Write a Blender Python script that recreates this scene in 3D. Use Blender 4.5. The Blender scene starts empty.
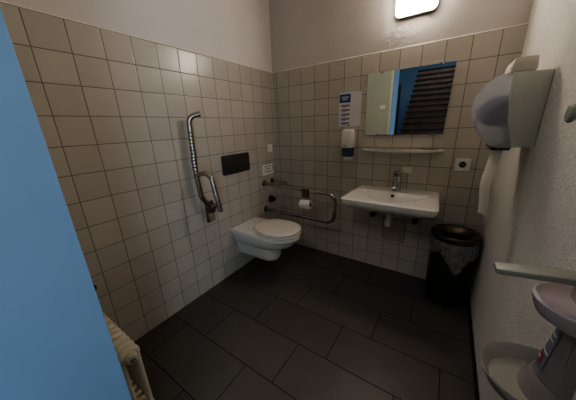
import bpy, bmesh, math, random
from mathutils import Vector, Matrix
random.seed(7)
PI = math.pi
scene = bpy.context.scene
COL = scene.collection

# ---------------------------------------------------------------- dimensions (metres)
T = 0.152                 # wall tile pitch
W = 1.985                 # room width (x)
TOP = 1.974               # top of the tiling
CEIL = 2.75
FRONT = -2.09             # inner face of the wall with the doorway
BACKF = -2.40             # corridor face of that wall
DX0, DX1, DZ = 0.79, 1.78, 2.45   # doorway

# ---------------------------------------------------------------- materials
def node(nt, t, **kw):
    n = nt.nodes.new(t)
    for k, v in kw.items():
        if k.startswith('i_'):
            n.inputs[k[2:].replace('_', ' ')].default_value = v
        else:
            setattr(n, k, v)
    return n

def base(name):
    m = bpy.data.materials.new(name)
    m.use_nodes = True
    nt = m.node_tree
    b = nt.nodes['Principled BSDF']
    return m, nt, b

def mat(name, col, rough=0.5, metal=0.0, var=0.06, scale=12.0, bump=0.0, bscale=60.0, coat=0.0, spec=0.5):
    """procedural principled: noise colour variation + optional noise bump"""
    m, nt, b = base(name)
    L = nt.links.new
    tc = node(nt, 'ShaderNodeTexCoord')
    nz = node(nt, 'ShaderNodeTexNoise'); nz.inputs['Scale'].default_value = scale; nz.inputs['Detail'].default_value = 4
    L(tc.outputs['Object'], nz.inputs['Vector'])
    rp = node(nt, 'ShaderNodeValToRGB')
    c0 = [max(0, c * (1 - var)) for c in col]; c1 = [min(1, c * (1 + var)) for c in col]
    rp.color_ramp.elements[0].position = 0.3; rp.color_ramp.elements[1].position = 0.7
    rp.color_ramp.elements[0].color = (*c0, 1); rp.color_ramp.elements[1].color = (*c1, 1)
    L(nz.outputs['Fac'], rp.inputs['Fac']); L(rp.outputs['Color'], b.inputs['Base Color'])
    b.inputs['Roughness'].default_value = rough
    b.inputs['Metallic'].default_value = metal
    b.inputs['Coat Weight'].default_value = coat
    b.inputs['Specular IOR Level'].default_value = spec
    if bump > 0:
        n2 = node(nt, 'ShaderNodeTexNoise'); n2.inputs['Scale'].default_value = bscale; n2.inputs['Detail'].default_value = 6
        L(tc.outputs['Object'], n2.inputs['Vector'])
        bp = node(nt, 'ShaderNodeBump'); bp.inputs['Strength'].default_value = bump; bp.inputs['Distance'].default_value = 0.004
        L(n2.outputs['Fac'], bp.inputs['Height']); L(bp.outputs['Normal'], b.inputs['Normal'])
    return m

def mth(nt, op, a, b=None, clamp=False):
    n = nt.nodes.new('ShaderNodeMath'); n.operation = op; n.use_clamp = clamp
    for i, v in enumerate((a, b)):
        if v is None: continue
        if isinstance(v, (int, float)): n.inputs[i].default_value = v
        else: nt.links.new(v, n.inputs[i])
    return n.outputs[0]

def tile_mat(name, axis, col, grout, pu, pv, ou, ov, gw, rough, stagger=0.0, var=0.05, tilt=0.05, mottle=0.06, bumpd=0.0007):
    """grid of tiles in the plane (axis, z) or, for axis 'floor', (x, y); stagger shifts each row"""
    m, nt, b = base(name)
    L = nt.links.new
    tc = node(nt, 'ShaderNodeTexCoord'); sp = node(nt, 'ShaderNodeSeparateXYZ')
    L(tc.outputs['Object'], sp.inputs[0])
    u = sp.outputs['Y'] if axis == 'y' else sp.outputs['X']
    v = sp.outputs['Y'] if axis == 'floor' else sp.outputs['Z']
    vv = mth(nt, 'DIVIDE', mth(nt, 'SUBTRACT', v, ov), pv)
    row = mth(nt, 'FLOOR', vv)
    uu = mth(nt, 'DIVIDE', mth(nt, 'SUBTRACT', u, ou), pu)
    if stagger: uu = mth(nt, 'SUBTRACT', uu, mth(nt, 'MULTIPLY', row, stagger))
    colm = mth(nt, 'FLOOR', uu)
    fu = mth(nt, 'SUBTRACT', uu, colm); fv = mth(nt, 'SUBTRACT', vv, row)
    du = mth(nt, 'MULTIPLY', mth(nt, 'MINIMUM', fu, mth(nt, 'SUBTRACT', 1.0, fu)), pu)
    dv = mth(nt, 'MULTIPLY', mth(nt, 'MINIMUM', fv, mth(nt, 'SUBTRACT', 1.0, fv)), pv)
    d = mth(nt, 'MINIMUM', du, dv)
    mr = node(nt, 'ShaderNodeMapRange'); mr.interpolation_type = 'SMOOTHSTEP'
    mr.inputs['From Min'].default_value = gw * 0.35; mr.inputs['From Max'].default_value = gw * 0.75
    L(d, mr.inputs['Value'])
    hr = node(nt, 'ShaderNodeMapRange'); hr.interpolation_type = 'SMOOTHSTEP'
    hr.inputs['From Min'].default_value = gw * 0.3; hr.inputs['From Max'].default_value = gw * 1.6
    L(d, hr.inputs['Value'])
    cb = node(nt, 'ShaderNodeCombineXYZ'); L(colm, cb.inputs[0]); L(row, cb.inputs[1])
    wn = node(nt, 'ShaderNodeTexWhiteNoise'); wn.noise_dimensions = '3D'; L(cb.outputs[0], wn.inputs['Vector'])
    nz = node(nt, 'ShaderNodeTexNoise'); nz.inputs['Scale'].default_value = 9; nz.inputs['Detail'].default_value = 8
    L(tc.outputs['Object'], nz.inputs['Vector'])
    k = mth(nt, 'ADD', 1.0, mth(nt, 'ADD', mth(nt, 'MULTIPLY', mth(nt, 'SUBTRACT', wn.outputs['Value'], 0.5), 2 * var),
                                mth(nt, 'MULTIPLY', mth(nt, 'SUBTRACT', nz.outputs['Fac'], 0.5), 2 * mottle)))
    hs = node(nt, 'ShaderNodeHueSaturation'); hs.inputs['Color'].default_value = (*col, 1); L(k, hs.inputs['Value'])
    mx = node(nt, 'ShaderNodeMix'); mx.data_type = 'RGBA'
    mx.inputs['A'].default_value = (*grout, 1); L(hs.outputs['Color'], mx.inputs['B']); L(mr.outputs['Result'], mx.inputs['Factor'])
    L(mx.outputs['Result'], b.inputs['Base Color'])
    rr = node(nt, 'ShaderNodeMapRange'); rr.inputs['To Min'].default_value = 0.9; rr.inputs['To Max'].default_value = rough
    L(mr.outputs['Result'], rr.inputs['Value']); L(rr.outputs['Result'], b.inputs['Roughness'])
    # each tile leans a hair its own way, so reflections break at the joints
    w2 = node(nt, 'ShaderNodeTexWhiteNoise'); w2.noise_dimensions = '3D'
    cb2 = node(nt, 'ShaderNodeCombineXYZ'); L(row, cb2.inputs[0]); L(colm, cb2.inputs[1]); cb2.inputs[2].default_value = 3.7
    L(cb2.outputs[0], w2.inputs['Vector'])
    s2 = node(nt, 'ShaderNodeSeparateColor'); L(w2.outputs['Color'], s2.inputs[0])
    tl = mth(nt, 'ADD', mth(nt, 'MULTIPLY', mth(nt, 'SUBTRACT', s2.outputs[0], 0.5), fu), mth(nt, 'MULTIPLY', mth(nt, 'SUBTRACT', s2.outputs[1], 0.5), fv))
    h = mth(nt, 'ADD', hr.outputs['Result'], mth(nt, 'MULTIPLY', tl, tilt * 20))
    n3 = node(nt, 'ShaderNodeTexNoise'); n3.inputs['Scale'].default_value = 14; n3.inputs['Detail'].default_value = 2
    L(tc.outputs['Object'], n3.inputs['Vector'])
    h = mth(nt, 'ADD', h, mth(nt, 'MULTIPLY', n3.outputs['Fac'], mottle * 8))
    bp = node(nt, 'ShaderNodeBump'); bp.inputs['Strength'].default_value = 0.8; bp.inputs['Distance'].default_value = bumpd
    L(h, bp.inputs['Height']); L(bp.outputs['Normal'], b.inputs['Normal'])
    return m

def plaster(name, col, bump=0.35, scale=90, specks=False, scar=None):
    m, nt, b = base(name)
    L = nt.links.new
    tc = node(nt, 'ShaderNodeTexCoord')
    n1 = node(nt, 'ShaderNodeTexNoise'); n1.inputs['Scale'].default_value = 3; n1.inputs['Detail'].default_value = 6
    n2 = node(nt, 'ShaderNodeTexNoise'); n2.inputs['Scale'].default_value = scale; n2.inputs['Detail'].default_value = 8; n2.inputs['Roughness'].default_value = 0.65
    L(tc.outputs['Object'], n1.inputs['Vector']); L(tc.outputs['Object'], n2.inputs['Vector'])
    k = mth(nt, 'ADD', 0.9, mth(nt, 'MULTIPLY', n1.outputs['Fac'], 0.2))
    h = n2.outputs['Fac']
    if specks:
        vo = node(nt, 'ShaderNodeTexVoronoi'); vo.inputs['Scale'].default_value = 55
        L(tc.outputs['Object'], vo.inputs['Vector'])
        n4 = node(nt, 'ShaderNodeTexNoise'); n4.inputs['Scale'].default_value = 160; n4.inputs['Detail'].default_value = 3
        L(tc.outputs['Object'], n4.inputs['Vector'])
        pit = mth(nt, 'LESS_THAN', vo.outputs['Distance'], 0.11)
        k = mth(nt, 'MULTIPLY', k, mth(nt, 'SUBTRACT', 1.0, mth(nt, 'MULTIPLY', pit, 0.35)))
        k = mth(nt, 'MULTIPLY', k, mth(nt, 'ADD', 0.62, mth(nt, 'MULTIPLY', n4.outputs['Fac'], 0.75)))
        h = mth(nt, 'SUBTRACT', mth(nt, 'ADD', h, n4.outputs['Fac']), mth(nt, 'MULTIPLY', pit, 0.6))
    if scar:
        # a torn, filled patch of plaster around a point
        x0, z0, r0 = scar
        sp = node(nt, 'ShaderNodeSeparateXYZ'); L(tc.outputs['Object'], sp.inputs[0])
        dx = mth(nt, 'SUBTRACT', sp.outputs['X'], x0); dz = mth(nt, 'SUBTRACT', sp.outputs['Z'], z0)
        dist = mth(nt, 'SQRT', mth(nt, 'ADD', mth(nt, 'MULTIPLY', dx, dx), mth(nt, 'MULTIPLY', mth(nt, 'MULTIPLY', dz, dz), 2.5)))
        msk = mth(nt, 'SUBTRACT', 1.0, mth(nt, 'DIVIDE', dist, r0), clamp=True)
        n5 = node(nt, 'ShaderNodeTexNoise'); n5.inputs['Scale'].default_value = 26; n5.inputs['Detail'].default_value = 6; n5.inputs['Distortion'].default_value = 1.5
        L(tc.outputs['Object'], n5.inputs['Vector'])
        h = mth(nt, 'ADD', h, mth(nt, 'MULTIPLY', mth(nt, 'MULTIPLY', n5.outputs['Fac'], msk), 22.0))
        k = mth(nt, 'MULTIPLY', k, mth(nt, 'ADD', 1.0, mth(nt, 'MULTIPLY', mth(nt, 'MULTIPLY', mth(nt, 'SUBTRACT', n5.outputs['Fac'], 0.5), msk), 1.5)))
    hs = node(nt, 'ShaderNodeHueSaturation'); hs.inputs['Color'].default_value = (*col, 1); L(k, hs.inputs['Value'])
    L(hs.outputs['Color'], b.inputs['Base Color'])
    b.inputs['Roughness'].default_value = 0.85; b.inputs['Specular IOR Level'].default_value = 0.25
    bp = node(nt, 'ShaderNodeBump'); bp.inputs['Strength'].default_value = bump; bp.inputs['Distance'].default_value = 0.004
    L(h, bp.inputs['Height']); L(bp.outputs['Normal'], b.inputs['Normal'])
    return m

def emis(name, col, s):
    m, nt, b = base(name)
    b.inputs['Base Color'].default_value = (0.9, 0.9, 0.88, 1)
    b.inputs['Emission Color'].default_value = (*col, 1); b.inputs['Emission Strength'].default_value = s
    b.inputs['Roughness'].default_value = 0.4
    return m

def clear_mat(name, tint, alpha, rough, bump=0.0, milky=0.0):
    """thin see-through plastic: transparent mixed with a glossy tinted coat"""
    m, nt, b = base(name)
    L = nt.links.new
    b.inputs['Base Color'].default_value = (*tint, 1); b.inputs['Roughness'].default_value = rough
    tr = node(nt, 'ShaderNodeBsdfTransparent'); tr.inputs['Color'].default_value = (0.8, 0.82, 0.86, 1)
    mx = node(nt, 'ShaderNodeMixShader')
    out = nt.nodes['Material Output']
    tc = node(nt, 'ShaderNodeTexCoord')
    nz = node(nt, 'ShaderNodeTexNoise'); nz.inputs['Scale'].default_value = 22; nz.inputs['Detail'].default_value = 5; nz.inputs['Distortion'].default_value = 0.8
    L(tc.outputs['Object'], nz.inputs['Vector'])
    f = mth(nt, 'ADD', alpha, mth(nt, 'MULTIPLY', mth(nt, 'SUBTRACT', nz.outputs['Fac'], 0.5), 0.35 if bump else 0.05), clamp=True)
    sh = b.outputs[0]
    if milky:
        tl = node(nt, 'ShaderNodeBsdfTranslucent'); tl.inputs['Color'].default_value = (*tint, 1)
        m2 = node(nt, 'ShaderNodeMixShader'); m2.inputs[0].default_value = milky
        L(b.outputs[0], m2.inputs[1]); L(tl.outputs[0], m2.inputs[2]); sh = m2.outputs[0]
    L(f, mx.inputs[0]); L(tr.outputs[0], mx.inputs[1]); L(sh, mx.inputs[2]); L(mx.outputs[0], out.inputs['Surface'])
    if bump:
        bp = node(nt, 'ShaderNodeBump'); bp.inputs['Strength'].default_value = bump; bp.inputs['Distance'].default_value = 0.01
        L(nz.outputs['Fac'], bp.inputs['Height']); L(bp.outputs['Normal'], b.inputs['Normal'])
    return m

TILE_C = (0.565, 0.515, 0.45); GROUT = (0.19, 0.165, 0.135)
M = dict(
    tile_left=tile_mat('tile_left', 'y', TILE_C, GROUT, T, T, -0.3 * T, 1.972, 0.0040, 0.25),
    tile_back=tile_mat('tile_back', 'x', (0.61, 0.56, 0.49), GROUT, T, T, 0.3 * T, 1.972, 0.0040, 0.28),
    floor=tile_mat('floor_tile', 'floor', (0.082, 0.073, 0.064), (0.008, 0.008, 0.007), 4 * T, 0.300, 5.269 * T - 4 * T, -4.063 * T - 0.3, 0.005, 0.42,
                   stagger=0.3333, var=0.08, tilt=0.012, mottle=0.22),
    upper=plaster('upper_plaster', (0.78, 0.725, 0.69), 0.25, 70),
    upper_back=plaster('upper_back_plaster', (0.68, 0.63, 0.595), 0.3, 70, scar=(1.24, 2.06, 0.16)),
    rough=plaster('rough_plaster', (0.84, 0.81, 0.76), 0.6, 150, specks=True),
    front=plaster('front_paint', (0.50, 0.54, 0.45), 0.1, 60),
    ceil=plaster('ceiling_paint', (0.7, 0.67, 0.62), 0.1, 60),
    trimline=mat('tile_edge_trim', (0.85, 0.80, 0.72), 0.4),
    skirting=mat('dark_skirting', (0.02, 0.018, 0.016), 0.5),
    blue=mat('blue_paint', (0.26, 0.415, 0.59), 0.5, var=0.05, scale=3),
    cream_seal=mat('cream_seal', (0.72, 0.72, 0.58), 0.5),
    corridor=mat('corridor_paint', (0.12, 0.22, 0.34), 0.6),
    ceramic=mat('ceramic', (0.86, 0.83, 0.77), 0.12, var=0.02, coat=0.4),
    seat=mat('seat_plastic', (0.78, 0.73, 0.66), 0.3, var=0.02),
    steel=mat('brushed_steel', (0.43, 0.39, 0.35), 0.2, 1.0, var=0.1, scale=40),
    chrome=mat('chrome', (0.62, 0.61, 0.60), 0.1, 1.0, var=0.03),
    dark_steel=mat('dark_steel', (0.16, 0.15, 0.14), 0.35, 1.0),
    black=mat('black_plastic', (0.012, 0.012, 0.012), 0.35),
    flush=mat('flush_plastic', (0.05, 0.047, 0.044), 0.3),
    white=mat('white_plastic', (0.88, 0.86, 0.81), 0.35, var=0.02),
    cream=mat('cream_enamel', (0.68, 0.62, 0.48), 0.35, var=0.04),
    paper=mat('paper', (0.88, 0.85, 0.79), 0.8, var=0.03),
    lilac_paper=mat('poster_paper', (0.80, 0.77, 0.79), 0.7, var=0.02),
    towel=mat('towel_paper', (0.86, 0.81, 0.68), 0.9, var=0.03, bump=0.2, bscale=200),
    blue_ink=mat('blue_ink', (0.03, 0.085, 0.25), 0.6),
    grey_ink=mat('grey_ink', (0.22, 0.23, 0.28), 0.7),
    red_ink=mat('red_ink', (0.33, 0.07, 0.07), 0.6),
    dark_ink=mat('dark_ink', (0.05, 0.05, 0.05), 0.6),
    soap_win=mat('blue_soap_window', (0.07, 0.10, 0.19), 0.15, var=0.3, scale=60),
    drum=mat('inner_drum', (0.30, 0.34, 0.42), 0.5),
    grey_side=mat('grey_green_plastic', (0.74, 0.75, 0.66), 0.4, var=0.03),
    cover=clear_mat('smoky_cover', (0.85, 0.84, 0.88), 0.4, 0.50, milky=0.5),
    bag=clear_mat('clear_bag', (0.75, 0.74, 0.72), 0.33, 0.2, bump=1.0),
    bin=mat('bin_metal', (0.06, 0.053, 0.047), 0.4, 0.6),
    bin_lid=mat('bin_lid_metal', (0.12, 0.098, 0.08), 0.3, 0.8),
    hatch=mat('hatch_paint', (0.45, 0.40, 0.34), 0.35),
    lamp=emis('lamp_diffuser', (1.0, 0.88, 0.76), 31.0),
    lamp_base=mat('lamp_base', (0.10, 0.09, 0.08), 0.4),
    mauve=mat('mauve_plastic', (0.52, 0.44, 0.455), 0.35, var=0.03),
    mauve_dark=mat('grey_mauve_plastic', (0.30, 0.265, 0.26), 0.28, var=0.05),
    tray=mat('grey_tray', (0.36, 0.345, 0.29), 0.25, var=0.04),
    lever=mat('lever_metal', (0.27, 0.27, 0.23), 0.45, 0.0),
    wood=mat('dark_wood', (0.10, 0.060, 0.034), 0.5, var=0.3, scale=6),
    wood_edge=mat('dark_wood_edge', (0.008, 0.006, 0.005), 0.5),
    knob=mat('knob_plastic', (0.36, 0.39, 0.34), 0.25),
)

# mirror: silvered glass
mm, nt_, b_ = base('mirror_silver')
b_.inputs['Base Color'].default_value = (0.86, 0.88, 0.86, 1); b_.inputs['Metallic'].default_value = 1; b_.inputs['Roughness'].default_value = 0.015
M['mirror'] = mm

# ---------------------------------------------------------------- object helpers
def wloc(o):
    v = Vector((0, 0, 0))
    while o is not None:
        v += o.location; o = o.parent
    return v

def obj(name, bm, m, parent=None, smooth=40, loc=None):
    """link one mesh object; coordinates in bm are world coordinates"""
    bmesh.ops.remove_doubles(bm, verts=bm.verts, dist=1e-6)
    bmesh.ops.recalc_face_normals(bm, faces=bm.faces)
    me = bpy.data.meshes.new(name)
    off = wloc(parent) if parent is not None else Vector(loc or (0, 0, 0))
    bmesh.ops.translate(bm, verts=bm.verts, vec=-off)
    bm.to_mesh(me); bm.free()
    for mm_ in (m if isinstance(m, (list, tuple)) else [m]): me.materials.append(mm_)
    if smooth:
        me.polygons.foreach_set('use_smooth', [True] * len(me.polygons))
        me.set_sharp_from_angle(angle=math.radians(smooth))
    o = bpy.data.objects.new(name, me)
    COL.objects.link(o)
    if parent is not None: o.parent = parent
    else: o.location = off
    return o

def tag(o, label, cat, group=None):
    o['label'] = label; o['category'] = cat
    if group: o['group'] = group
    return o

def thing(name, label, cat, loc, group=None):
    o = bpy.data.objects.new(name, None); COL.objects.link(o); o.location = loc
    o.empty_display_size = 0.05
    return tag(o, label, cat, group)

def struct(name, bm, m, smooth=0, label=None):
    o = obj(name, bm, m, None, smooth)
    o['kind'] = 'structure'
    if label: o['label'] = label
    return o

def B(): return bmesh.new()

def join(bm, other, mi=None):
    if mi is not None:
        for f in other.faces: f.material_index = mi
    me = bpy.data.meshes.new('tmp'); other.to_mesh(me); other.free()
    bm.from_mesh(me); bpy.data.meshes.remove(me)
    return bm

def box(x0, x1, y0, y1, z0, z1, bev=0.0, seg=2, bm=None, mi=0):
    b = B()
    bmesh.ops.create_cube(b, size=1)
    for v in b.verts:
        v.co = Vector(((x0 + x1) / 2 + v.co.x * (x1 - x0), (y0 + y1) / 2 + v.co.y * (y1 - y0), (z0 + z1) / 2 + v.co.z * (z1 - z0)))
    if bev > 0:
        bmesh.ops.bevel(b, geom=list(b.edges), offset=bev, segments=seg, profile=0.5, affect='EDGES')
    for f in b.faces: f.material_index = mi
    return b if bm is None else join(bm, b)

def loft(rings, cap0=True, cap1=True, closed=True, bm=None, mi=0):
    b = B()
    vr = [[b.verts.new(p) for p in r] for r in rings]
    n = len(rings[0])
    for a, c in zip(vr[:-1], vr[1:]):
        for i in range(n if closed else n - 1):
            j = (i + 1) % n
            try: b.faces.new((a[i], a[j], c[j], c[i]))
            except ValueError: pass
    if cap0: b.faces.new(list(reversed(vr[0])))
    if cap1: b.faces.new(vr[-1])
    for f in b.faces: f.material_index = mi
    return b if bm is None else join(bm, b)

def frame(d):
    d = Vector(d).normalized()
    a = Vector((0, 0, 1)) if abs(d.z) < 0.9 else Vector((1, 0, 0))
    u = d.cross(a).normalized(); v = d.cross(u).normalized()
    return d, u, v

def lathe(prof, c, axis=(0, 0, 1), n=40, bm=None, cap0=True, cap1=True, mi=0):
    """profile of (radius, height along axis) turned about the axis through c"""
    d, u, v = frame(axis); c = Vector(c)
    rings = []
    for r, h in prof:
        r = max(r, 1e-4)
        rings.append([c + d * h + (u * math.cos(2 * PI * k / n) + v * math.sin(2 * PI * k / n)) * r for k in range(n)])
    return loft(rings, cap0, cap1, True, bm, mi)

def fillet(pts, rad, n=8):
    pts = [Vector(p) for p in pts]
    out = [pts[0]]
    for i in range(1, len(pts) - 1):
        p, a, c = pts[i], pts[i - 1], pts[i + 1]
        r = rad[i - 1] if isinstance(rad, (list, tuple)) else rad
        d1 = (a - p).normalized(); d2 = (c - p).normalized()
        ang = d1.angle(d2)
        if ang > PI - 1e-3: out.append(p); continue
        t = r / math.tan(ang / 2)
        t = min(t, 0.49 * (a - p).length if i > 1 else 0.98 * (a - p).length, 0.49 * (c - p).length if i < len(pts) - 2 else 0.98 * (c - p).length)
        r = t * math.tan(ang / 2)
        bis = (d1 + d2).normalized(); o = p + bis * (r / math.sin(ang / 2))
        s = (p + d1 * t) - o; e = (p + d2 * t) - o
        tot = s.angle(e); ax = s.cross(e).normalized()
        for k in range(n + 1):
            out.append(o + Matrix.Rotation(tot * k / n, 3, ax) @ s)
    out.append(pts[-1])
    return out

def tube(path, r, n=14, bm=None, mi=0, round_end=False):
    path = [Vector(p) for p in path]
    tang = []
    for i in range(len(path)):
        a = path[max(i - 1, 0)]; c = path[min(i + 1, len(path) - 1)]
        tang.append((c - a).normalized())
    d, u, v = frame(tang[0])
    rings = []
    prev = tang[0]
    for i, p in enumerate(path):
        q = prev.rotation_difference(tang[i]); u = q @ u; prev = tang[i]
        vv = tang[i].cross(u).normalized()
        rr = r[i] if isinstance(r, (list, tuple)) else r
        rings.append([p + (u * math.cos(2 * PI * k / n) + vv * math.sin(2 * PI * k / n)) * rr for k in range(n)])
    return loft(rings, True, True, True, bm, mi)

def rrect(w, h, r, n=6):
    """rounded rectangle outline centred on 0, list of (a, b)"""
    pts = []
    for cx, cy, a0 in ((w / 2 - r, h / 2 - r, 0), (-w / 2 + r, h / 2 - r, PI / 2), (-w / 2 + r, -h / 2 + r, PI), (w / 2 - r, -h / 2 + r, 1.5 * PI)):
        for k in range(n + 1):
            a = a0 + PI / 2 * k / n
            pts.append((cx + r * math.cos(a), cy + r * math.sin(a)))
    return pts

def slab(fn, outline, d0, d1, bev=0.003, bm=None, mi=0):
    """outline (a, b) extruded from depth d0 to d1 with a rounded front edge; fn maps (a, b, d) to a point"""
    s = 1 if d1 > d0 else -1
    def inset(k):
        # inset outline by moving points toward the centroid direction of both axes
        res = []
        n = len(outline)
        for i in range(n):
            p = Vector(outline[i]); a = Vector(outline[i - 1]); c = Vector(outline[(i + 1) % n])
            t = (c - a)
            if t.length < 1e-9: res.append(p); continue
            t.normalize(); nn = Vector((-t.y, t.x))
            res.append(p + nn * k)
        return res
    rings = [[fn(a, b, d0) for a, b in outline]]
    for k in range(4):
        an = PI / 2 * k / 3
        o = inset(bev * (1 - math.cos(an)))
        rings.append([fn(a, b, d1 - s * bev * (1 - math.sin(an))) for a, b in o])
    return loft(rings, True, True, True, bm, mi)

def on_back(cx, cz, y0=0.0):  return lambda a, b, d: Vector((cx + a, y0 - d, cz + b))
def on_left(cy, cz, x0=0.0):  return lambda a, b, d: Vector((x0 + d, cy + a, cz + b))
def on_right(cy, cz, x0=W):   return lambda a, b, d: Vector((x0 - d, cy - a, cz + b))
def rev(o): return list(reversed(o))

# ================================================================= the setting
SL = 0.010      # tiles stand proud of the paint by this much; tile faces lie in x=0 and y=0
bm = box(-0.2, -SL, BACKF, 0.2, 0, CEIL)
box(-SL - 0.002, 0, FRONT - 0.3, 0.0, 0, TOP, bm=bm, mi=1)
loft([[Vector((x, y, z)) for x, z in ((-SL, TOP - 0.004), (0.0008, TOP - 0.004), (-SL, TOP + 0.009))] for y in (FRONT, SL)], bm=bm, mi=2)
struct('wall_left', bm, [M['upper'], M['tile_left'], M['trimline']])
bm = box(-SL, W + 0.2, SL, 0.2, 0, CEIL)
box(0, W + 0.05, 0, SL + 0.002, 0, TOP, bm=bm, mi=1)
loft([[Vector((x, y, z)) for y, z in ((SL, TOP - 0.004), (-0.0008, TOP - 0.004), (SL, TOP + 0.009))] for x in (-SL, W)], bm=bm, mi=2)
struct('wall_back', bm, [M['upper_back'], M['tile_back'], M['trimline']])
struct('wall_right', box(W, W + 0.2, BACKF, SL, 0, CEIL), M['rough'])
bm = box(-0.2, DX0 - 0.012, BACKF, FRONT, 0, CEIL)
box(DX1 + 0.012, W, BACKF, FRONT, 0, CEIL, bm=bm)
box(DX0 - 0.012, DX1 + 0.012, BACKF, FRONT, DZ + 0.012, CEIL, bm=bm)
struct('wall_front', bm, M['front'])
struct('ceiling', box(-0.2, W + 0.2, BACKF, 0.2, CEIL, CEIL + 0.1), M['ceil'])
struct('floor', box(-0.2, W + 0.2, BACKF, 0.2, -0.1, 0), M['floor'])
struct('baseboard_right', box(W - 0.008, W, FRONT, 0, 0, 0.05, 0.002), M['skirting'])
# blue steel lining of the doorway, with a narrow cream seal along its inner edge
bm = box(DX0 - 0.012, DX0, BACKF - 0.01, FRONT + 0.006, 0, DZ, 0.001)
box(DX1, DX1 + 0.012, BACKF - 0.01, FRONT + 0.006, 0, DZ, 0.001, bm=bm)
box(DX0 - 0.012, DX1 + 0.012, BACKF - 0.01, FRONT + 0.006, DZ, DZ + 0.012, 0.001, bm=bm)
box(DX0 - 0.045, DX0 - 0.012, FRONT, FRONT + 0.006, 0, DZ + 0.045, 0.001, bm=bm, mi=1)
box(DX1 + 0.012, DX1 + 0.045, FRONT, FRONT + 0.006, 0, DZ + 0.045, 0.001, bm=bm, mi=1)
box(DX0 - 0.012, DX1 + 0.012, FRONT, FRONT + 0.006, DZ + 0.012, DZ + 0.045, 0.001, bm=bm, mi=1)
struct('door_1', bm, [M['blue'], M['cream_seal']])
# corridor behind the camera (seen in the mirror)
CY = -7.2; CZ = 4.2
bm = box(-0.6, 3.4, CY - 0.1, CY, 0, CZ)
struct('wall_corridor_far', bm, M['corridor'])
struct('wall_corridor_left', box(-0.7, -0.6, CY - 0.1, BACKF, 0, CZ), M['corridor'])
struct('wall_corridor_right', box(3.4, 3.5, CY - 0.1, BACKF, 0, CZ), M['corridor'])
struct('floor_corridor', box(-0.6, 3.4, CY, BACKF, -0.1, 0), M['floor'])
struct('ceiling_corridor', box(-0.7, 3.5, CY - 0.1, BACKF, CZ, CZ + 0.1), M['ceil'])
struct('wall_corridor_near', box(-0.6, 3.4, BACKF, BACKF + 0.05, CEIL, CZ), M['corridor'])

# ================================================================= toilet
TY = -0.63
def dshape(hw_wall, hw, xf, z, xs=None, n=22, x0=0.0, p=2.0):
    """plan outline: straight sides from the wall, elliptic nose"""
    xs = xf - hw * 1.15 if xs is None else xs
    pts = [Vector((x0, TY - hw_wall, z)), Vector((x0 + (xs - x0) * 0.5, TY - (hw_wall + hw) / 2, z))]
    for k in range(n + 1):
        a = -PI / 2 + PI * k / n
        ca, sa = math.cos(a), math.sin(a)
        ca = math.copysign(abs(ca) ** (2 / p), ca); sa = math.copysign(abs(sa) ** (2 / p), sa)
        pts.append(Vector((xs + (xf - xs) * ca, TY + hw * sa, z)))
    pts += [Vector((x0 + (xs - x0) * 0.5, TY + (hw_wall + hw) / 2, z)), Vector((x0, TY + hw_wall, z))]
    return pts
t = thing('toilet', 'white wall-hung toilet with closed oval lid on the left tiled wall', 'toilet', (0, TY, 0.17))
rings = [dshape(0.095, 0.085, 0.41, 0.172, 0.32), dshape(0.105, 0.096, 0.43, 0.182, 0.33), dshape(0.115, 0.105, 0.442, 0.23, 0.33),
         dshape(0.130, 0.112, 0.450, 0.295, 0.33), dshape(0.138, 0.122, 0.47, 0.318, 0.33), dshape(0.150, 0.140, 0.53, 0.335, 0.32), dshape(0.163, 0.162, 0.595, 0.365, 0.36),
         dshape(0.172, 0.174, 0.630, 0.410, 0.385), dshape(0.176, 0.178, 0.645, 0.438, 0.39), dshape(0.187, 0.186, 0.661, 0.443, 0.395), dshape(0.188, 0.187, 0.662, 0.472, 0.395),
         dshape(0.185, 0.184, 0.658, 0.477, 0.395), dshape(0.175, 0.174, 0.645, 0.479, 0.395)]
obj('bowl', loft(rings), M['ceramic'], t, 50)
def oval(cx, rx, ry, z, n=44, p=2.15):
    r = []
    for k in range(n):
        a = 2 * PI * k / n; ca, sa = math.cos(a), math.sin(a)
        r.append(Vector((cx + rx * math.copysign(abs(ca) ** (2 / p), ca), TY + ry * math.copysign(abs(sa) ** (2 / p), sa), z)))
    return r
def disc(cx, rx, ry, z0, z1, e, crown=0.0):
    rs = [oval(cx, rx - e, ry - e, z0), oval(cx, rx - e * 0.3, ry - e * 0.3, z0 + e * 0.3), oval(cx, rx, ry, z0 + e), oval(cx, rx, ry, z1 - e),
          oval(cx, rx - e * 0.3, ry - e * 0.3, z1 - e * 0.3), oval(cx, rx - e, ry - e, z1), oval(cx, rx * 0.6, ry * 0.6, z1 + crown * 0.7), oval(cx, rx * 0.2, ry * 0.2, z1 + crown)]
    return loft(rs)
st = obj('seat', disc(0.440, 0.223, 0.187, 0.480, 0.497, 0.006), M['seat'], t, 60)
obj('lid', disc(0.437, 0.222, 0.186, 0.500, 0.522, 0.007, 0.005), M['seat'], t, 60)
for dy in (-0.075, 0.075):
    obj('hinge', lathe([(0.012, 0), (0.012, 0.026), (0.009, 0.03)], (0.205, TY + dy, 0.476), n=16), M['seat'], t)

# flush plate
t = thing('flush_plate', 'black rectangular flush plate on the left wall above the toilet', 'flush plate', (0, -0.66, 1.10))
obj('plate', slab(on_left(-0.662, 1.103), rrect(0.352, 0.178, 0.016), 0, 0.014, 0.004), M['flush'], t)
obj('push_button', slab(on_left(-0.662, 1.103), rrect(0.318, 0.146, 0.012), 0.0135, 0.019, 0.003), M['flush'], t)

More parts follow.
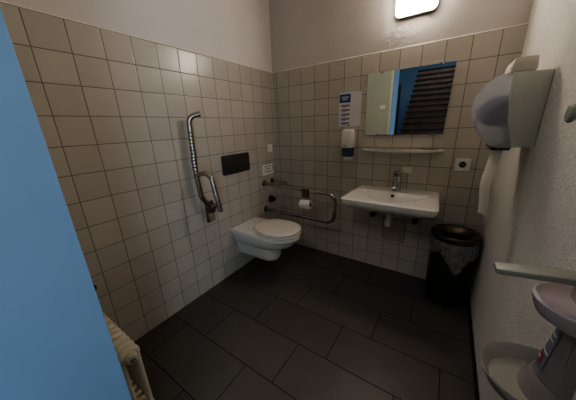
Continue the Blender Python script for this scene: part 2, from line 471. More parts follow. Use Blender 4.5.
# ================================================================= folded-up grab rail
GY = -1.07
t = thing('folding_grab_rail', 'steel grab rail folded upright against the left wall', 'grab rail', (0, GY, 0.70))
obj('wall_plate', slab(on_left(-1.035, 0.735), rrect(0.085, 0.19, 0.008), 0, 0.012, 0.003), M['steel'], t)
bm = box(0.010, 0.060, -1.075, -1.010, 0.735, 0.80, 0.006)
lathe([(0.02, -0.04), (0.02, 0.04)], (0.045, -1.04, 0.785), (0, 1, 0), 20, bm=bm)
obj('hinge', bm, M['dark_steel'], t)
path = fillet([(0.050, -1.055, 0.775), (0.055, -1.135, 0.90), (0.052, -1.148, 1.12), (0.052, -1.138, 1.515), (0.112, -1.078, 1.535)], [0.08, 0.3, 0.055], 8)
rail = obj('main_rail', tube(path, 0.020, 18), M['steel'], t)
lo = tube(fillet([(0.055, -1.145, 1.085), (0.172, -1.110, 1.110), (0.212, -1.085, 0.785)], [0.065], 10), 0.019, 18)
obj('support_loop', lo, M['steel'], t)
bm = B()
for k in range(12):
    z = 1.12 + k * 0.026
    yy = -1.148 + (z - 1.12) / 0.425 * 0.013
    lathe([(0.0185, -0.006), (0.0222, -0.003), (0.0222, 0.003), (0.0185, 0.006)], (0.052, yy, z), (0, 0.03, 1), 16, bm=bm)
obj('grip_ridges', bm, M['dark_steel'], t)

# ================================================================= hinged U rail by the back wall
UY = -0.268
t = thing('grab_rail', 'U-shaped steel grab rail standing out level from the left wall', 'grab rail', (0, UY, 0.52))
path = fillet([(0.0, UY, 0.822), (0.855, UY, 0.792), (0.845, UY, 0.508), (0.0, UY, 0.518)], [0.075, 0.075], 10)
obj('rail', tube(path, 0.018, 18), M['steel'], t)
for z in (0.822, 0.518):
    obj('wall_flange', lathe([(0.036, 0), (0.036, 0.007), (0.031, 0.011), (0.018, 0.012)], (0, UY, z), (1, 0, 0), 28), M['dark_steel'], t)
bm = B()
for k in range(20):
    x = 0.13 + k * 0.028
    z = 0.822 - 0.03 * x / 0.855
    lathe([(0.0165, -0.006), (0.0200, -0.0035), (0.0200, 0.0035), (0.0165, 0.006)], (x, UY, z), (1, 0, -0.035), 16, bm=bm)
obj('grip_ridges', bm, M['steel'], t)
h = obj('roll_holder', box(0.50, 0.585, UY - 0.024, UY - 0.012, 0.735, 0.82, 0.004), M['dark_steel'], t)
bm = tube(fillet([(0.505, UY - 0.018, 0.74), (0.478, UY - 0.02, 0.668), (0.62, UY - 0.02, 0.668)], [0.02], 6), 0.005, 10)
obj('roll_arm', bm, M['steel'], h)
# roll
t = thing('toilet_roll', 'white toilet paper roll hanging on the U-shaped grab rail', 'toilet roll', (0.545, UY - 0.02, 0.66))
bm = B()
RA = (0.492, UY - 0.02, 0.664)
lathe([(0.019, 0), (0.044, 0), (0.045, 0.004), (0.045, 0.106), (0.044, 0.11), (0.019, 0.11), (0.019, 0.0)], RA, (1, 0, 0), 36, bm=bm, cap0=False, cap1=False)
obj('paper', bm, M['paper'], t)
obj('core', lathe([(0.0188, 0.002), (0.0188, 0.108), (0.0165, 0.108), (0.0165, 0.002), (0.0188, 0.002)], RA, (1, 0, 0), 24, cap0=False, cap1=False), M['dark_ink'], t)

# short rod with end knob behind the U rail
t = thing('wall_rod', 'short steel rod on a round flange behind the U-shaped rail', 'holder', (0, -0.12, 0.823))
obj('wall_flange', lathe([(0.033, 0), (0.033, 0.007), (0.026, 0.011), (0.012, 0.012)], (0, -0.12, 0.823), (1, 0, 0), 28), M['dark_steel'], t)
obj('rod', tube([(0.0, -0.12, 0.823), (0.19, -0.115, 0.812)], 0.011, 14), M['steel'], t)
obj('end_knob', lathe([(0.012, 0), (0.017, 0.004), (0.017, 0.016), (0.012, 0.02)], (0.185, -0.115, 0.812), (1, 0.03, -0.06), 20), M['steel'], t)
# black round knob
t = thing('rubber_bumper', 'black round rubber bumper on the left wall between the grab rail mounts', 'wall bumper', (0, -0.165, 0.612))
obj('flange', lathe([(0.046, 0), (0.046, 0.006), (0.04, 0.010)], (0, -0.165, 0.612), (1, 0, 0), 28), M['dark_steel'], t)
obj('pad', lathe([(0.026, 0.006), (0.03, 0.02), (0.032, 0.045), (0.026, 0.056), (0.01, 0.058)], (0, -0.165, 0.612), (1, 0, 0), 28), M['black'], t)

# small switch and notice on the left wall
t = thing('wall_switch', 'small white call switch high on the left wall near the corner', 'switch', (0, -0.13, 1.2))
obj('plate', slab(on_left(-0.13, 1.198), rrect(0.082, 0.086, 0.008), 0, 0.010, 0.003), M['white'], t)
obj('rocker', slab(on_left(-0.13, 1.198), rrect(0.05, 0.054, 0.004), 0.0095, 0.014, 0.002), M['white'], t)
t = thing('notice_sign', 'small white notice with dark lines under the call switch', 'notice', (0, -0.18, 0.91))
obj('card', slab(on_left(-0.178, 0.965), rrect(0.20, 0.118, 0.003), 0, 0.003, 0.001), M['paper'], t)
bm = B()
for z, a, c in ((1.0, -0.07, 0.05), (0.974, -0.07, 0.03), (0.945, -0.07, 0.055)):
    slab(on_left(-0.178 + (a + c) / 2, z), rrect(c - a, 0.007, 0.001, 2), 0.0025, 0.0036, 0.0004, bm=bm)
slab(on_left(-0.092, 0.975), rrect(0.010, 0.075, 0.001, 2), 0.0025, 0.0036, 0.0004, bm=bm)
obj('printed_lines', bm, M['dark_ink'], t)

# ================================================================= poster + soap dispenser
t = thing('hygiene_poster', 'pinned paper poster with blue heading above the soap dispenser', 'poster', (0.865, 0, 1.40))
obj('sheet', slab(on_back(0.868, 1.552), rev(rrect(0.208, 0.298, 0.002)), 0, 0.0025, 0.0006), M['lilac_paper'], t)
bm = slab(on_back(0.820, 1.650), rev(rrect(0.105, 0.072, 0.001)), 0.002, 0.0032, 0.0003)
obj('blue_heading', bm, M['blue_ink'], t)
bm = B()
slab(on_back(0.822, 1.660), rev(rrect(0.07, 0.008, 0.001)), 0.003, 0.0038, 0.0003, bm=bm)
slab(on_back(0.822, 1.642), rev(rrect(0.05, 0.008, 0.001)), 0.003, 0.0038, 0.0003, bm=bm)
obj('heading_lines', bm, M['lilac_paper'], t)
bm = B()
for k in range(5):
    z = 1.588 - k * 0.039
    slab(on_back(0.826, z), rev(rrect(0.085, 0.015, 0.004)), 0.002, 0.0032, 0.0003, bm=bm)
    slab(on_back(0.812, z - 0.015), rev(rrect(0.04, 0.005, 0.001)), 0.002, 0.0032, 0.0003, bm=bm)
obj('picture_rows', bm, M['grey_ink'], t)
obj('red_mark', slab(on_back(0.862, 1.412), rev(rrect(0.03, 0.008, 0.002)), 0.002, 0.0032, 0.0003), M['red_ink'], t)

t = thing('soap_dispenser', 'white soap dispenser with blue window on the back wall', 'soap dispenser', (0.88, 0, 1.1))
def sdring(z, w, d0, d1, r=0.022):
    o = rrect(w, d1 - d0, min(r, (d1 - d0) / 2.1), 5)
    return [Vector((0.878 + a, -(d0 + d1) / 2 - b, z)) for a, b in o]
obj('housing', loft([sdring(1.212, 0.110, 0, 0.082), sdring(1.22, 0.116, 0, 0.086), sdring(1.345, 0.112, 0, 0.080), sdring(1.368, 0.106, 0, 0.072), sdring(1.376, 0.09, 0.005, 0.055)]), M['white'], t)
obj('window', loft([sdring(1.125, 0.098, 0, 0.068), sdring(1.135, 0.104, 0, 0.075), sdring(1.213, 0.108, 0, 0.08)]), M['soap_win'], t)
obj('push_plate', loft([sdring(1.094, 0.060, 0.004, 0.052), sdring(1.10, 0.078, 0, 0.062), sdring(1.126, 0.094, 0, 0.066)]), M['white'], t)
obj('logo_dot', slab(on_back(0.862, 1.232, -0.0855), rev(rrect(0.03, 0.006, 0.001)), 0, 0.001, 0.0003), M['blue_ink'], t)

# ================================================================= mirror
t = thing('wall_mirror', 'frameless rectangular mirror reflecting the doorway above the washbasin', 'mirror', (1.33, 0, 1.32))
ang = math.radians(-0.6)
def mpt(a, b, d):   # leans a hair on its clips
    return Vector((1.333 + a * math.cos(ang), -0.010 - d + a * math.sin(ang), 1.573 + b))
obj('glass', slab(mpt, [(-0.312, 0.2515), (-0.308, -0.2505), (0.294, -0.2505), (0.311, 0.2505)], 0, 0.005, 0.0008), M['mirror'], t, 0)
for a, b in ((-0.20, 0.25), (0.22, 0.25), (-0.20, -0.25), (0.22, -0.25)):
    c = mpt(a, b, 0)
    obj('clip', box(c.x - 0.011, c.x + 0.011, c.y - 0.009, 0.0, c.z - 0.008, c.z + 0.008, 0.002), M['chrome'], t)

# porcelain shelf
t = thing('porcelain_shelf', 'long white oval porcelain shelf below the mirror', 'shelf', (1.335, 0, 1.19))
def shring(z, hw, dep, y0=0.0, n=40):
    r = []
    for k in range(n + 1):
        a = PI * k / n; ca, sa = math.cos(a), math.sin(a)
        r.append(Vector((1.335 - hw * math.copysign(abs(ca) ** 0.8, ca), y0 - dep * abs(sa) ** 0.62, z)))
    return r
obj('slab', loft([shring(1.172, 0.20, 0.06), shring(1.178, 0.27, 0.085), shring(1.184, 0.312, 0.118), shring(1.196, 0.322, 0.128), shring(1.203, 0.322, 0.128), shring(1.206, 0.318, 0.124), shring(1.202, 0.308, 0.114), shring(1.199, 0.27, 0.09)]), M['ceramic'], t, 50)

# ================================================================= washbasin
t = thing('washbasin', 'wide white rectangular washbasin hung on the back wall', 'washbasin', (1.335, 0, 0.70))
BZ = 0.852
def edge_x(yf):      # half width as function of depth fraction (0 wall .. 1 front)
    return 0.329 + 0.018 * yf
DEP = 0.515
def top_h(u, v):
    """u -1..1 across, v 0..1 wall to front: height of the top surface"""
    x = u * edge_x(v); y = v * DEP
    # basin: flat back line at y=.15, curved front
    if y < 0.150: dd = 0
    else:
        yy = (y - 0.150) / 0.315
        xx = abs(x) / 0.275
        # bowl edge: front limit falls off toward the sides (an arc)
        lim = max(0.0, 1 - xx ** 2.2)
        f = min(1, max(0, (lim - yy) / 0.38)) if lim > 0 else 0
        s = min(1, yy / 0.16)
        f = f * f * (3 - 2 * f); s = s * s * (3 - 2 * s)
        dd = 0.105 * f * s
    rim = 0.0
    return BZ - dd - 0.006 * min(1, max(0, (0.03 - min(edge_x(v) - abs(x), DEP - y, 1)) / 0.03)) ** 2
NX, NY = 64, 44
b = B()
def cornered(u, v):
    x = u * edge_x(v); y = v * DEP
    # round the two front corners
    r = 0.045; ex = edge_x(v) - abs(x); ey = DEP - y
    if ex < r and ey < r:
        dx, dy = r - ex, r - ey; d = math.hypot(dx, dy); mx_ = max(dx, dy)
        if d > 1e-9:
            k = mx_ / d
            x = math.copysign(edge_x(v) - r + dx * k, x); y = DEP - r + dy * k
    return x, y
g = [[None] * (NX + 1) for _ in range(NY + 1)]
for j in range(NY + 1):
    for i in range(NX + 1):
        u = -1 + 2 * i / NX; v = j / NY
        x, y = cornered(u, v)
        g[j][i] = b.verts.new((1.335 + x, -y, top_h(u, v)))
for j in range(NY):
    for i in range(NX):
        b.faces.new((g[j][i], g[j][i + 1], g[j + 1][i + 1], g[j + 1][i]))
ring = [g[0][i] for i in range(NX + 1)] + [g[j][NX] for j in range(1, NY + 1)] + [g[NY][i] for i in range(NX - 1, -1, -1)] + [g[j][0] for j in range(NY - 1, 0, -1)]
prev = ring
cx, cy = 1.335, -0.22
for z, k in ((0.838, 1.004), (0.812, 0.985), (0.795, 0.955), (0.785, 0.90), (0.765, 0.78), (0.735, 0.60), (0.72, 0.45)):
    cur = [b.verts.new((cx + (p.co.x - cx) * k, min(cy + (p.co.y - cy) * k, 0) if ring[i].co.y < -0.001 else 0.0, z)) for i, p in enumerate(ring)]
    n = len(ring)
    for i in range(n):
        try: b.faces.new((prev[i], prev[(i + 1) % n], cur[(i + 1) % n], cur[i]))
        except ValueError: pass
    prev = cur
b.faces.new(prev)
obj('basin', b, M['ceramic'], t, 45)
obj('overflow_hole', lathe([(0.013, 0), (0.014, 0.003), (0.012, 0.004)], (1.335, -0.174, 0.822), (0, -0.75, 0.66), 24), M['black'], t)
obj('drain', lathe([(0.03, 0), (0.03, 0.004), (0.02, 0.006)], (1.335, -0.275, 0.7478), (0, 0, 1), 28), M['chrome'], t)
bm = lathe([(0.02, 0.585), (0.02, 0.74)], (1.322, -0.20, 0), n=24)
lathe([(0.024, 0.555), (0.027, 0.562), (0.027, 0.60), (0.022, 0.61)], (1.322, -0.20, 0), n=28, bm=bm)
tube(fillet([(1.322, -0.20, 0.59), (1.322, -0.1, 0.59), (1.322, 0.0, 0.59)], [0.01], 3), 0.016, 14, bm=bm)
obj('trap', bm, M['white'], t)
for i, (x, lab) in enumerate(((1.158, 'dark angle valve on the tiles under the left side of the washbasin'), (1.520, 'dark angle valve on the tiles under the right side of the washbasin'))):
    v = thing('angle_valve', lab, 'valve', (x, 0, 0.58), 'valves under the washbasin')
    obj('flange', lathe([(0.026, 0), (0.026, 0.006), (0.014, 0.010)], (x, 0, 0.585), (0, -1, 0), 24), M['dark_steel'], v)
    bm = lathe([(0.011, 0.0), (0.011, 0.06)], (x, 0, 0.585), (0, -1, 0), 16)
    lathe([(0.010, 0.0), (0.010, 0.045)], (x, -0.045, 0.585), (0, 0, 1), 16, bm=bm)
    obj('body', bm, M['dark_steel'], v)
    obj('handle', lathe([(0.016, 0.05), (0.024, 0.054), (0.026, 0.075), (0.020, 0.082)], (x, 0, 0.585), (0, -1, 0), 20), M['black'], v)

# tap
TX = 1.342
t = thing('basin_tap', 'chrome single-lever tap standing on the back ledge of the washbasin', 'tap', (TX, -0.075, BZ))
bm = lathe([(0.038, 0.0), (0.038, 0.004), (0.035, 0.008), (0.034, 0.115), (0.031, 0.128)], (TX, -0.075, BZ), n=32)
obj('body', bm, M['chrome'], t)
def tring(y, z, w, h):
    return [Vector((TX + a, y, z + c)) for a, c in rrect(w, h, min(w, h) * 0.4, 5)]
obj('spout', loft([tring(-0.085, BZ + 0.066, 0.042, 0.040), tring(-0.13, BZ + 0.060, 0.038, 0.030), tring(-0.185, BZ + 0.052, 0.034, 0.024), tring(-0.195, BZ + 0.050, 0.03, 0.018)]), M['chrome'], t)
obj('aerator', lathe([(0.011, 0), (0.011, 0.012)], (TX, -0.178, BZ + 0.030), n=20), M['dark_steel'], t)
obj('lever', loft([[Vector((TX + a, y, z + c)) for a, c in rrect(w, h, h * 0.45, 5)] for y, z, w, h in
    ((-0.040, BZ + 0.146, 0.058, 0.038), (-0.075, BZ + 0.148, 0.074, 0.056), (-0.110, BZ + 0.150, 0.060, 0.036), (-0.150, BZ + 0.158, 0.038, 0.012), (-0.165, BZ + 0.160, 0.034, 0.008))]), M['chrome'], t)
# sticker by the tap
tag(obj('wall_sticker', slab(on_back(1.402, 1.026), rev(rrect(0.072, 0.052, 0.012)), 0, 0.0025, 0.001), M['paper'], loc=(1.402, 0, 1.0)), 'small pale rounded sticker on the tiles just right of the tap', 'sticker')

# access hatch under the basin
t = thing('access_hatch', 'square service hatch in the tiles below the washbasin', 'hatch', (1.345, 0, 0.33))
obj('frame', slab(on_back(1.345, 0.44), rev(rrect(0.199, 0.229, 0.003)), 0, 0.003, 0.001), M['dark_ink'], t)
obj('door', slab(on_back(1.345, 0.44), rev(rrect(0.187, 0.217, 0.004)), 0.002, 0.007, 0.002), M['hatch'], t)
for dx in (-0.07, 0.07):
    obj('screw', lathe([(0.006, 0.006), (0.006, 0.009), (0.003, 0.010)], (1.345 + dx, 0, 0.36), (0, -1, 0), 14), M['chrome'], t)

# socket
t = thing('power_socket', 'pale square power socket on the back wall beside the shelf', 'socket', (1.785, 0, 1.045))
obj('plate', slab(on_back(1.785, 1.092), rev(rrect(0.092, 0.092, 0.007)), 0, 0.012, 0.003), M['white'], t)
obj('insert', lathe([(0.020, 0.0115), (0.0235, 0.0115), (0.0235, 0.0145), (0.020, 0.0145), (0.019, 0.0125), (0.001, 0.0125)], (1.785, 0, 1.092), (0, -1, 0), 30, cap0=False), M['dark_ink'], t)
bm = B()
for dx in (-0.0095, 0.0095):
    lathe([(0.0032, 0.012), (0.0032, 0.0145)], (1.785 + dx, 0, 1.092), (0, -1, 0), 12, bm=bm)
obj('pin_holes', bm, M['cream'], t)

# ================================================================= waste bin
BX, BY = 1.812, -0.178
t = thing('waste_bin', 'round dark metal waste bin in the right corner', 'waste bin', (BX, BY, 0))
obj('body', lathe([(0.138, 0), (0.141, 0.004), (0.143, 0.05), (0.150, 0.50), (0.152, 0.56), (0.148, 0.56), (0.140, 0.05), (0.0, 0.045)], (BX, BY, 0), n=56, cap1=False), M['bin'], t)
obj('lid', lathe([(0.152, 0.556), (0.160, 0.560), (0.163, 0.575), (0.162, 0.592), (0.155, 0.601), (0.145, 0.601), (0.120, 0.588), (0.085, 0.560), (0.082, 0.552), (0.085, 0.545), (0.135, 0.556), (0.152, 0.556)], (BX, BY, 0), n=64, cap0=False, cap1=False), M['bin_lid'], t)
# bag folded over the rim
bm = B(); n = 120; rows = 16
rings = []
random.seed(3)
ph = [random.uniform(0, 6.28) for _ in range(6)]
for j in range(rows + 1):
    f = j / rows; r_ = []
    for k in range(n):
        a = 2 * PI * k / n
        # bag hem: one long point at the front, shallower elsewhere
        front = math.exp(-((math.atan2(math.sin(a + 1.42), math.cos(a + 1.42))) / 0.42) ** 2)
        side = math.exp(-((math.atan2(math.sin(a + 0.35), math.cos(a + 0.35))) / 0.7) ** 2)
        L_ = 0.095 + 0.125 * front + 0.035 * side + 0.012 * math.sin(5 * a + ph[0]) + 0.008 * math.sin(11 * a + ph[1])
        z = 0.553 - L_ * f
        wr = 0.004 * math.sin(23 * a + ph[2] + 2 * f) + 0.003 * math.sin(37 * a + ph[3] - 3 * f) + 0.004 * math.sin(9 * a + 6 * f)
        rr = 0.1525 + 0.010 * math.sin(PI * min(1, f * 1.1)) * (0.6 + 0.6 * front) + max(0.0, wr * (0.3 + f) + 0.004)
        xx = BX + rr * math.cos(a); xx = min(xx, W - 0.002)
        r_.append(Vector((xx, BY + rr * math.sin(a), z)))
    rings.append(r_)
tag(obj('bin_bag', loft(rings, False, False), M['bag'], loc=(BX, BY, 0.4)), 'clear plastic bag hanging crumpled over the rim of the waste bin', 'bin bag')

# ================================================================= paper towel dispenser
PY0, PY1 = -0.805, -0.56
t = thing('towel_dispenser', 'grey towel dispenser with smoky curved cover on the right wall', 'towel dispenser', (W, -0.68, 1.3))
def prof(pts, y0, y1, bev=0.004, bm=None):
    rs = []
    c = Vector((sum(p[0] for p in pts) / len(pts), 0, sum(p[1] for p in pts) / len(pts)))
    def R_(y, k): return [Vector((c.x + (p[0] - c.x) * k, y, c.z + (p[1] - c.z) * k)) for p in pts]
    kk = 1 - bev / 0.1
    rs = [R_(y0, kk), R_(y0 + bev, 1), R_(y1 - bev, 1), R_(y1, kk)]
    return loft(rs, bm=bm)
obj('housing', prof([(W, 1.602), (W, 1.296), (1.912, 1.293), (1.880, 1.40), (1.866, 1.50), (1.862, 1.606)], PY0, PY1), M['grey_side'], t)
cov = [(1.863, 1.607), (1.842, 1.606), (1.806, 1.594), (1.775, 1.565), (1.757, 1.525), (1.752, 1.478), (1.761, 1.425), (1.780, 1.375), (1.808, 1.330), (1.838, 1.298), (1.862, 1.291), (1.913, 1.291)]
inner = [(x + 0.004 if i > 1 else x, z - 0.002 if z > 1.45 else z + 0.002) for i, (x, z) in enumerate(cov)]
b = loft([[Vector((x, y, z)) for x, z in cov] for y in (PY0 + 0.002, PY0 + 0.012, -0.70, PY1 - 0.012, PY1 - 0.002)], False, False, False)
for y in (PY0 + 0.002, PY1 - 0.002):       # curved cheeks closing the two ends
    fv = [b.verts.new((x, y, z)) for x, z in cov] + [b.verts.new((x, y, z)) for x, z in ((1.880, 1.40), (1.866, 1.50))]
    b.faces.new(fv)
obj('cover', b, M['cover'], t, 35)
obj('paper_roll', lathe([(0.02, 0.0), (0.062, 0.0), (0.066, 0.005), (0.066, 0.18), (0.062, 0.185), (0.02, 0.185)], (1.838, PY0 + 0.03, 1.455), (0, 1, 0), 36), M['drum'], t)
obj('outlet_lip', box(1.842, 1.912, PY0 + 0.02, PY1 - 0.02, 1.279, 1.292, 0.004), M['black'], t)
# hanging towel
rings = []
for j in range(24):
    f = j / 23
    z = 1.2795 - 0.33 * f
    w = 0.056 * (1 - 0.15 * f) if f < 0.75 else 0.056 * 0.888 * (1 - 0.5 * ((f - 0.75) / 0.25))
    yc = -0.715 - 0.02 * f
    x = 1.862 - 0.012 * math.sin(f * PI * 0.9) + 0.003 * math.sin(f * 9)
    r_ = []
    for k in range(9):
        s = -1 + k / 4
        r_.append(Vector((x + 0.012 * s * s - 0.016 * s, yc + s * w, z - 0.010 * abs(s) * f)))
    rings.append(r_)
tag(obj('paper_towel', loft(rings, False, False, False), M['towel'], loc=(1.862, -0.715, 1.2795)), 'white paper towel hanging out of the towel dispenser', 'paper towel')
# folded towel stack on top
t = thing('folded_towels', 'cream stack of folded paper towels lying on the towel dispenser', 'paper towels', (1.91, -0.7, 1.606))
def fring(z, x0, x1, y0, y1, r=0.005):
    return [Vector(((x0 + x1) / 2 + a, (y0 + y1) / 2 + c, z)) for a, c in rrect(x1 - x0, y1 - y0, r, 4)]
obj('stack', loft([fring(1.6065, 1.856, 1.932, -0.79, -0.60), fring(1.612, 1.852, 1.936, -0.795, -0.595), fring(1.658, 1.860, 1.934, -0.79, -0.60), fring(1.664, 1.864, 1.930, -0.786, -0.604)]), M['towel'], t)
bm = B()
for k in range(3):
    z = 1.620 + k * 0.010
    loft([fring(z, 1.8525 + k * 0.0022, 1.9365, -0.7955 + k * 0.001, -0.5945 - k * 0.001), fring(z + 0.0012, 1.8525 + k * 0.0022, 1.9365, -0.7955 + k * 0.001, -0.5945 - k * 0.001)], bm=bm)
obj('fold_lines', bm, M['paper'], t)

# knob on the right wall
t = thing('coat_hook', 'grey rounded knob on the rough plaster right wall at the photo edge', 'hook', (W, -1.16, 1.43))
obj('flange', lathe([(0.020, -0.001), (0.020, 0.004), (0.012, 0.006)], (W, -1.165, 1.428), (-1, 0, 0), 28), M['knob'], t)
obj('knob', lathe([(0.012, 0.004), (0.015, 0.009), (0.024, 0.011), (0.027, 0.015), (0.027, 0.020), (0.023, 0.025), (0.010, 0.027)], (W, -1.165, 1.428), (-1, 0, 0), 32), M['knob'], t)

# ================================================================= hand sanitiser dispenser with lever and drip tray
HY = -1.55
t = thing('sanitizer_dispenser', 'mauve disinfectant dispenser with elbow lever and drip tray on the right wall', 'dispenser', (W, HY, 0.78))
def hring(z, dep, hw, n=28, p=2.2, yc=HY, xin=W):
    r = []
    for k in range(n + 1):
        a = -PI / 2 + PI * k / n; ca, sa = math.cos(a), math.sin(a)
        r.append(Vector((xin - dep * abs(ca) ** (2 / p), yc + hw * math.copysign(abs(sa) ** (2 / p), sa), z)))
    return r
obj('head', loft([hring(0.960, 0.034, 0.044), hring(0.968, 0.060, 0.062), hring(0.982, 0.084, 0.075), hring(1.000, 0.091, 0.081), hring(1.018, 0.094, 0.084), hring(1.022, 0.088, 0.079),
                  hring(1.019, 0.082, 0.074), hring(1.014, 0.074, 0.067), hring(1.013, 0.03, 0.03)]), M['mauve'], t, 50)
body = loft([hring(0.780, 0.046, 0.056), hring(0.79, 0.047, 0.057), hring(0.86, 0.040, 0.050), hring(0.93, 0.033, 0.042), hring(0.962, 0.034, 0.042)])
obj('body', body, M['mauve_dark'], t, 50)
lb = B()
def lpt(s, z):     # a point just proud of the body's far half
    k = (z - 0.79) / 0.14
    dep = 0.0475 + (0.0335 - 0.0475) * k + 0.0016; hw = 0.0575 + (0.0425 - 0.0575) * k + 0.0016
    a = s; ca, sa = math.cos(a), math.sin(a); p = 2.2
    return Vector((W - dep * abs(ca) ** (2 / p), HY + hw * math.copysign(abs(sa) ** (2 / p), sa), z))
def patch(s0, s1, z0, z1, out=0.0):
    rs = []
    for j in range(7):
        z = z0 + (z1 - z0) * j / 6
        rs.append([lpt(s0 + (s1 - s0) * i / 8, z) + Vector((-out, 0, 0)) for i in range(9)])
    return loft(rs, False, False, False)
lab = obj('label', patch(-0.25, 0.9, 0.815, 0.94), M['grey_ink'], t)
lab['label'] = 'dark printed label with red and white marks'
obj('label_emblem', patch(-0.05, 0.65, 0.826, 0.858, 0.001), M['red_ink'], lab)
for a, c, z, h_ in ((-0.2, 0.8, 0.864, 0.005), (-0.1, 0.7, 0.918, 0.005), (-0.1, 0.5, 0.902, 0.004), (0.1, 0.5, 0.838, 0.008)):
    obj('label_line', patch(a, c, z, z + h_, 0.001 if z > 0.85 else 0.002), M['paper'], lab)
# drip tray: wall, floor and rim
obj('drip_tray', loft([hring(0.735, 0.122, 0.088, yc=-1.556), hring(0.74, 0.138, 0.098, yc=-1.556), hring(0.782, 0.160, 0.112, yc=-1.556), hring(0.785, 0.1585, 0.1105, yc=-1.556), hring(0.782, 0.154, 0.106, yc=-1.556),
                  hring(0.748, 0.132, 0.093, yc=-1.556), hring(0.744, 0.10, 0.07, yc=-1.556), hring(0.744, 0.02, 0.02, yc=-1.556)]), M['tray'], t, 50)
obj('collar', loft([hring(0.742, 0.072, 0.072), hring(0.775, 0.060, 0.066), hring(0.792, 0.054, 0.062), hring(0.797, 0.050, 0.059), hring(0.794, 0.046, 0.055)]), M['mauve_dark'], t, 50)
def lring(x, zc, hy, hz, yc=-1.552): return [Vector((x, yc + a, zc + c)) for a, c in rrect(hy, hz, min(hy, hz) * 0.2, 3)]
obj('elbow_lever', loft([lring(1.812, 1.066, 0.034, 0.010), lring(1.816, 1.066, 0.042, 0.014), lring(1.93, 1.080, 0.046, 0.016), lring(W + 0.001, 1.086, 0.048, 0.018)]), M['lever'], t)
obj('wall_bracket', box(W - 0.022, W + 0.001, HY - 0.045, HY + 0.045, 0.80, 1.085, 0.004), M['mauve_dark'], t)

# ================================================================= wall lamp
t = thing('wall_lamp', 'lit square bulkhead lamp high on the back wall', 'lamp', (1.35, 0, 2.16))
LX, LZ = 1.348, 2.298
obj('base', slab(on_back(LX, LZ, SL), rev(rrect(0.262, 0.262, 0.03, 8)), 0, 0.062, 0.004), M['lamp_base'], t)
obj('diffuser', slab(on_back(LX, LZ, SL), rev(rrect(0.250, 0.250, 0.026, 8)), 0.061, 0.074, 0.010), M['lamp'], t, 60)

# ================================================================= radiator on the front wall beside the doorway
RX0, RX1, RY, RZ0, RZ1 = 0.10, 0.62, -2.01, 0.09, 0.50
t = thing('column_radiator', 'cream column radiator under the blue door jamb', 'radiator', (0.36, RY, 0))
pitch = 0.046; ns = int((RX1 - RX0) / pitch)
for k in range(ns):
    x = RX1 - (k + 0.5) * pitch
    bm = B()
    for dy in (-0.031, 0.031):      # two columns
        lathe([(0.0130, RZ0 + 0.03), (0.0130, RZ1 - 0.03)], (x, RY + dy, 0), n=14, bm=bm)
    for z0 in (RZ0 + 0.028, RZ1 - 0.035):    # heads: rounded lobe joining both columns
        rs = []
        for j in range(9):
            a = -PI / 2 + PI * j / 8
            hw = 0.020 + 0.0055 * math.cos(a)
            sc = max(0.02, math.cos(a))
            rs.append([Vector((x + 0.0225 * math.sin(a), RY + q * 1.0, z0 + w)) for q, w in [(u_ * (0.72 + 0.28 * sc), v_ * (0.45 + 0.55 * sc)) for u_, v_ in rrect(0.094, 0.070, 0.034, 6)]])
        loft(rs, bm=bm)
        lathe([(0.016, -0.0235), (0.016, 0.0235)], (x, RY, z0), (1, 0, 0), 16, bm=bm)
    obj('section', bm, M['cream'], t, 50)
for z0 in (RZ0 + 0.028, RZ1 - 0.035):
    cp = obj('end_plug', lathe([(0.026, 0), (0.026, 0.008), (0.021, 0.012), (0.021, 0.020), (0.012, 0.022)], (RX1, RY, z0), (1, 0, 0), 24), M['cream'], t)
    obj('vent_screw', lathe([(0.011, 0.021), (0.011, 0.028), (0.007, 0.029), (0.006, 0.026)], (RX1, RY, z0), (1, 0, 0), 18), M['chrome'], cp)
bm = tube([(RX0, RY, RZ1 - 0.035), (0.075, RY, RZ1 - 0.035)], 0.012, 14)
tube([(0.06, RY, 0.0), (0.06, RY, RZ1 - 0.035), (0.066, RY + 0.03, 0.545)], 0.009, 12, bm=bm)
obj('supply_pipe', bm, M['cream'], t)
obj('thermostat_knob', lathe([(0.016, 0), (0.024, 0.006), (0.025, 0.05), (0.020, 0.062), (0.004, 0.064)], (0.066, RY + 0.028, 0.542), (0.4, 0.55, 0.8), 24), M['black'], t)

# small sensor box on the front wall (seen in the mirror)
t = thing('sensor_box', 'small white box on the pale front wall, seen in the mirror', 'sensor', (0.61, FRONT, 1.62))
fn = lambda a, b, d: Vector((0.645 + a, FRONT + d, 1.655 + b))
obj('cover', slab(fn, rrect(0.075, 0.075, 0.01), -0.001, 0.026, 0.006), M['white'], t)
obj('dial', slab(fn, rrect(0.03, 0.03, 0.014), 0.0255, 0.031, 0.002), M['paper'], t)

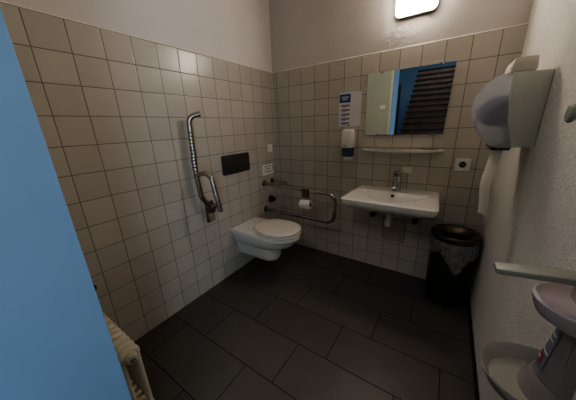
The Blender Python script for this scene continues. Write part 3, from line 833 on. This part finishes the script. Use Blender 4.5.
# staircase in the corridor (seen in the mirror)
t = thing('staircase', 'dark wooden staircase climbing in the blue corridor, seen in the mirror', 'staircase', (1.2, -3.0, 0))
for k in range(20):
    y = -3.0 - 0.155 * k; z = 0.14 * (k + 1)
    s = obj('step', box(0.575, 1.95, y - 0.17, y - 0.012, z - 0.14 if k else 0, z - 0.02, 0.002), M['wood'], t, 0)
    obj('tread', box(0.56, 1.96, y - 0.18, y + 0.012, z - 0.04, z, 0.006), M['wood_edge'], s, 0)
obj('newel_post', box(0.455, 0.50, -4.2, -4.145, 0, 2.25, 0.006), M['wood_edge'], t)
obj('handrail', tube([(1.97, -3.0, 1.0), (1.97, -5.9, 3.6)], 0.022, 12), M['wood'], t)

# ================================================================= light
def area(name, loc, rot, sx, sy, e, col):
    l = bpy.data.lights.new(name, 'AREA'); l.shape = 'RECTANGLE'; l.size = sx; l.size_y = sy; l.energy = e; l.color = col
    o = bpy.data.objects.new(name, l); COL.objects.link(o); o.location = loc; o.rotation_euler = rot
    return o
area('corridor_light', (1.4, -4.2, 4.1), (0, 0, 0), 1.6, 1.6, 40, (0.95, 0.96, 1.0))
d_ = Vector((0.6, -1.7, 0.9)) - Vector((2.7, -3.5, 1.1))
area('corridor_window_light', (2.7, -3.5, 1.1), d_.to_track_quat('-Z', 'Y').to_euler(), 0.7, 1.3, 13, (0.62, 0.80, 1.0))

wd = bpy.data.worlds.new('world'); scene.world = wd; wd.use_nodes = True
wd.node_tree.nodes['Background'].inputs[0].default_value = (0.02, 0.02, 0.022, 1)
wd.node_tree.nodes['Background'].inputs[1].default_value = 0.3

# ================================================================= camera
yaw, pit, rol = math.radians(-34.2148), math.radians(-17.3520), math.radians(-2.2098)
fw = Vector((math.sin(yaw) * math.cos(pit), math.cos(yaw) * math.cos(pit), math.sin(pit)))
rt = Vector((math.cos(yaw), -math.sin(yaw), 0)); up = rt.cross(fw)
r2 = rt * math.cos(rol) + up * math.sin(rol); u2 = -rt * math.sin(rol) + up * math.cos(rol)
cam = bpy.data.cameras.new('camera'); co = bpy.data.objects.new('camera', cam); COL.objects.link(co)
mw = Matrix((( r2.x, u2.x, -fw.x, 1.6725), (r2.y, u2.y, -fw.y, -2.260), (r2.z, u2.z, -fw.z, 1.4216), (0, 0, 0, 1)))
co.matrix_world = mw
cam.sensor_width = 36; cam.lens = 234.67 / 576 * 36; cam.clip_start = 0.01
scene.camera = co
scene.view_settings.view_transform = 'AgX'
scene.view_settings.look = 'AgX - Medium High Contrast'
scene.view_settings.exposure = 0.48
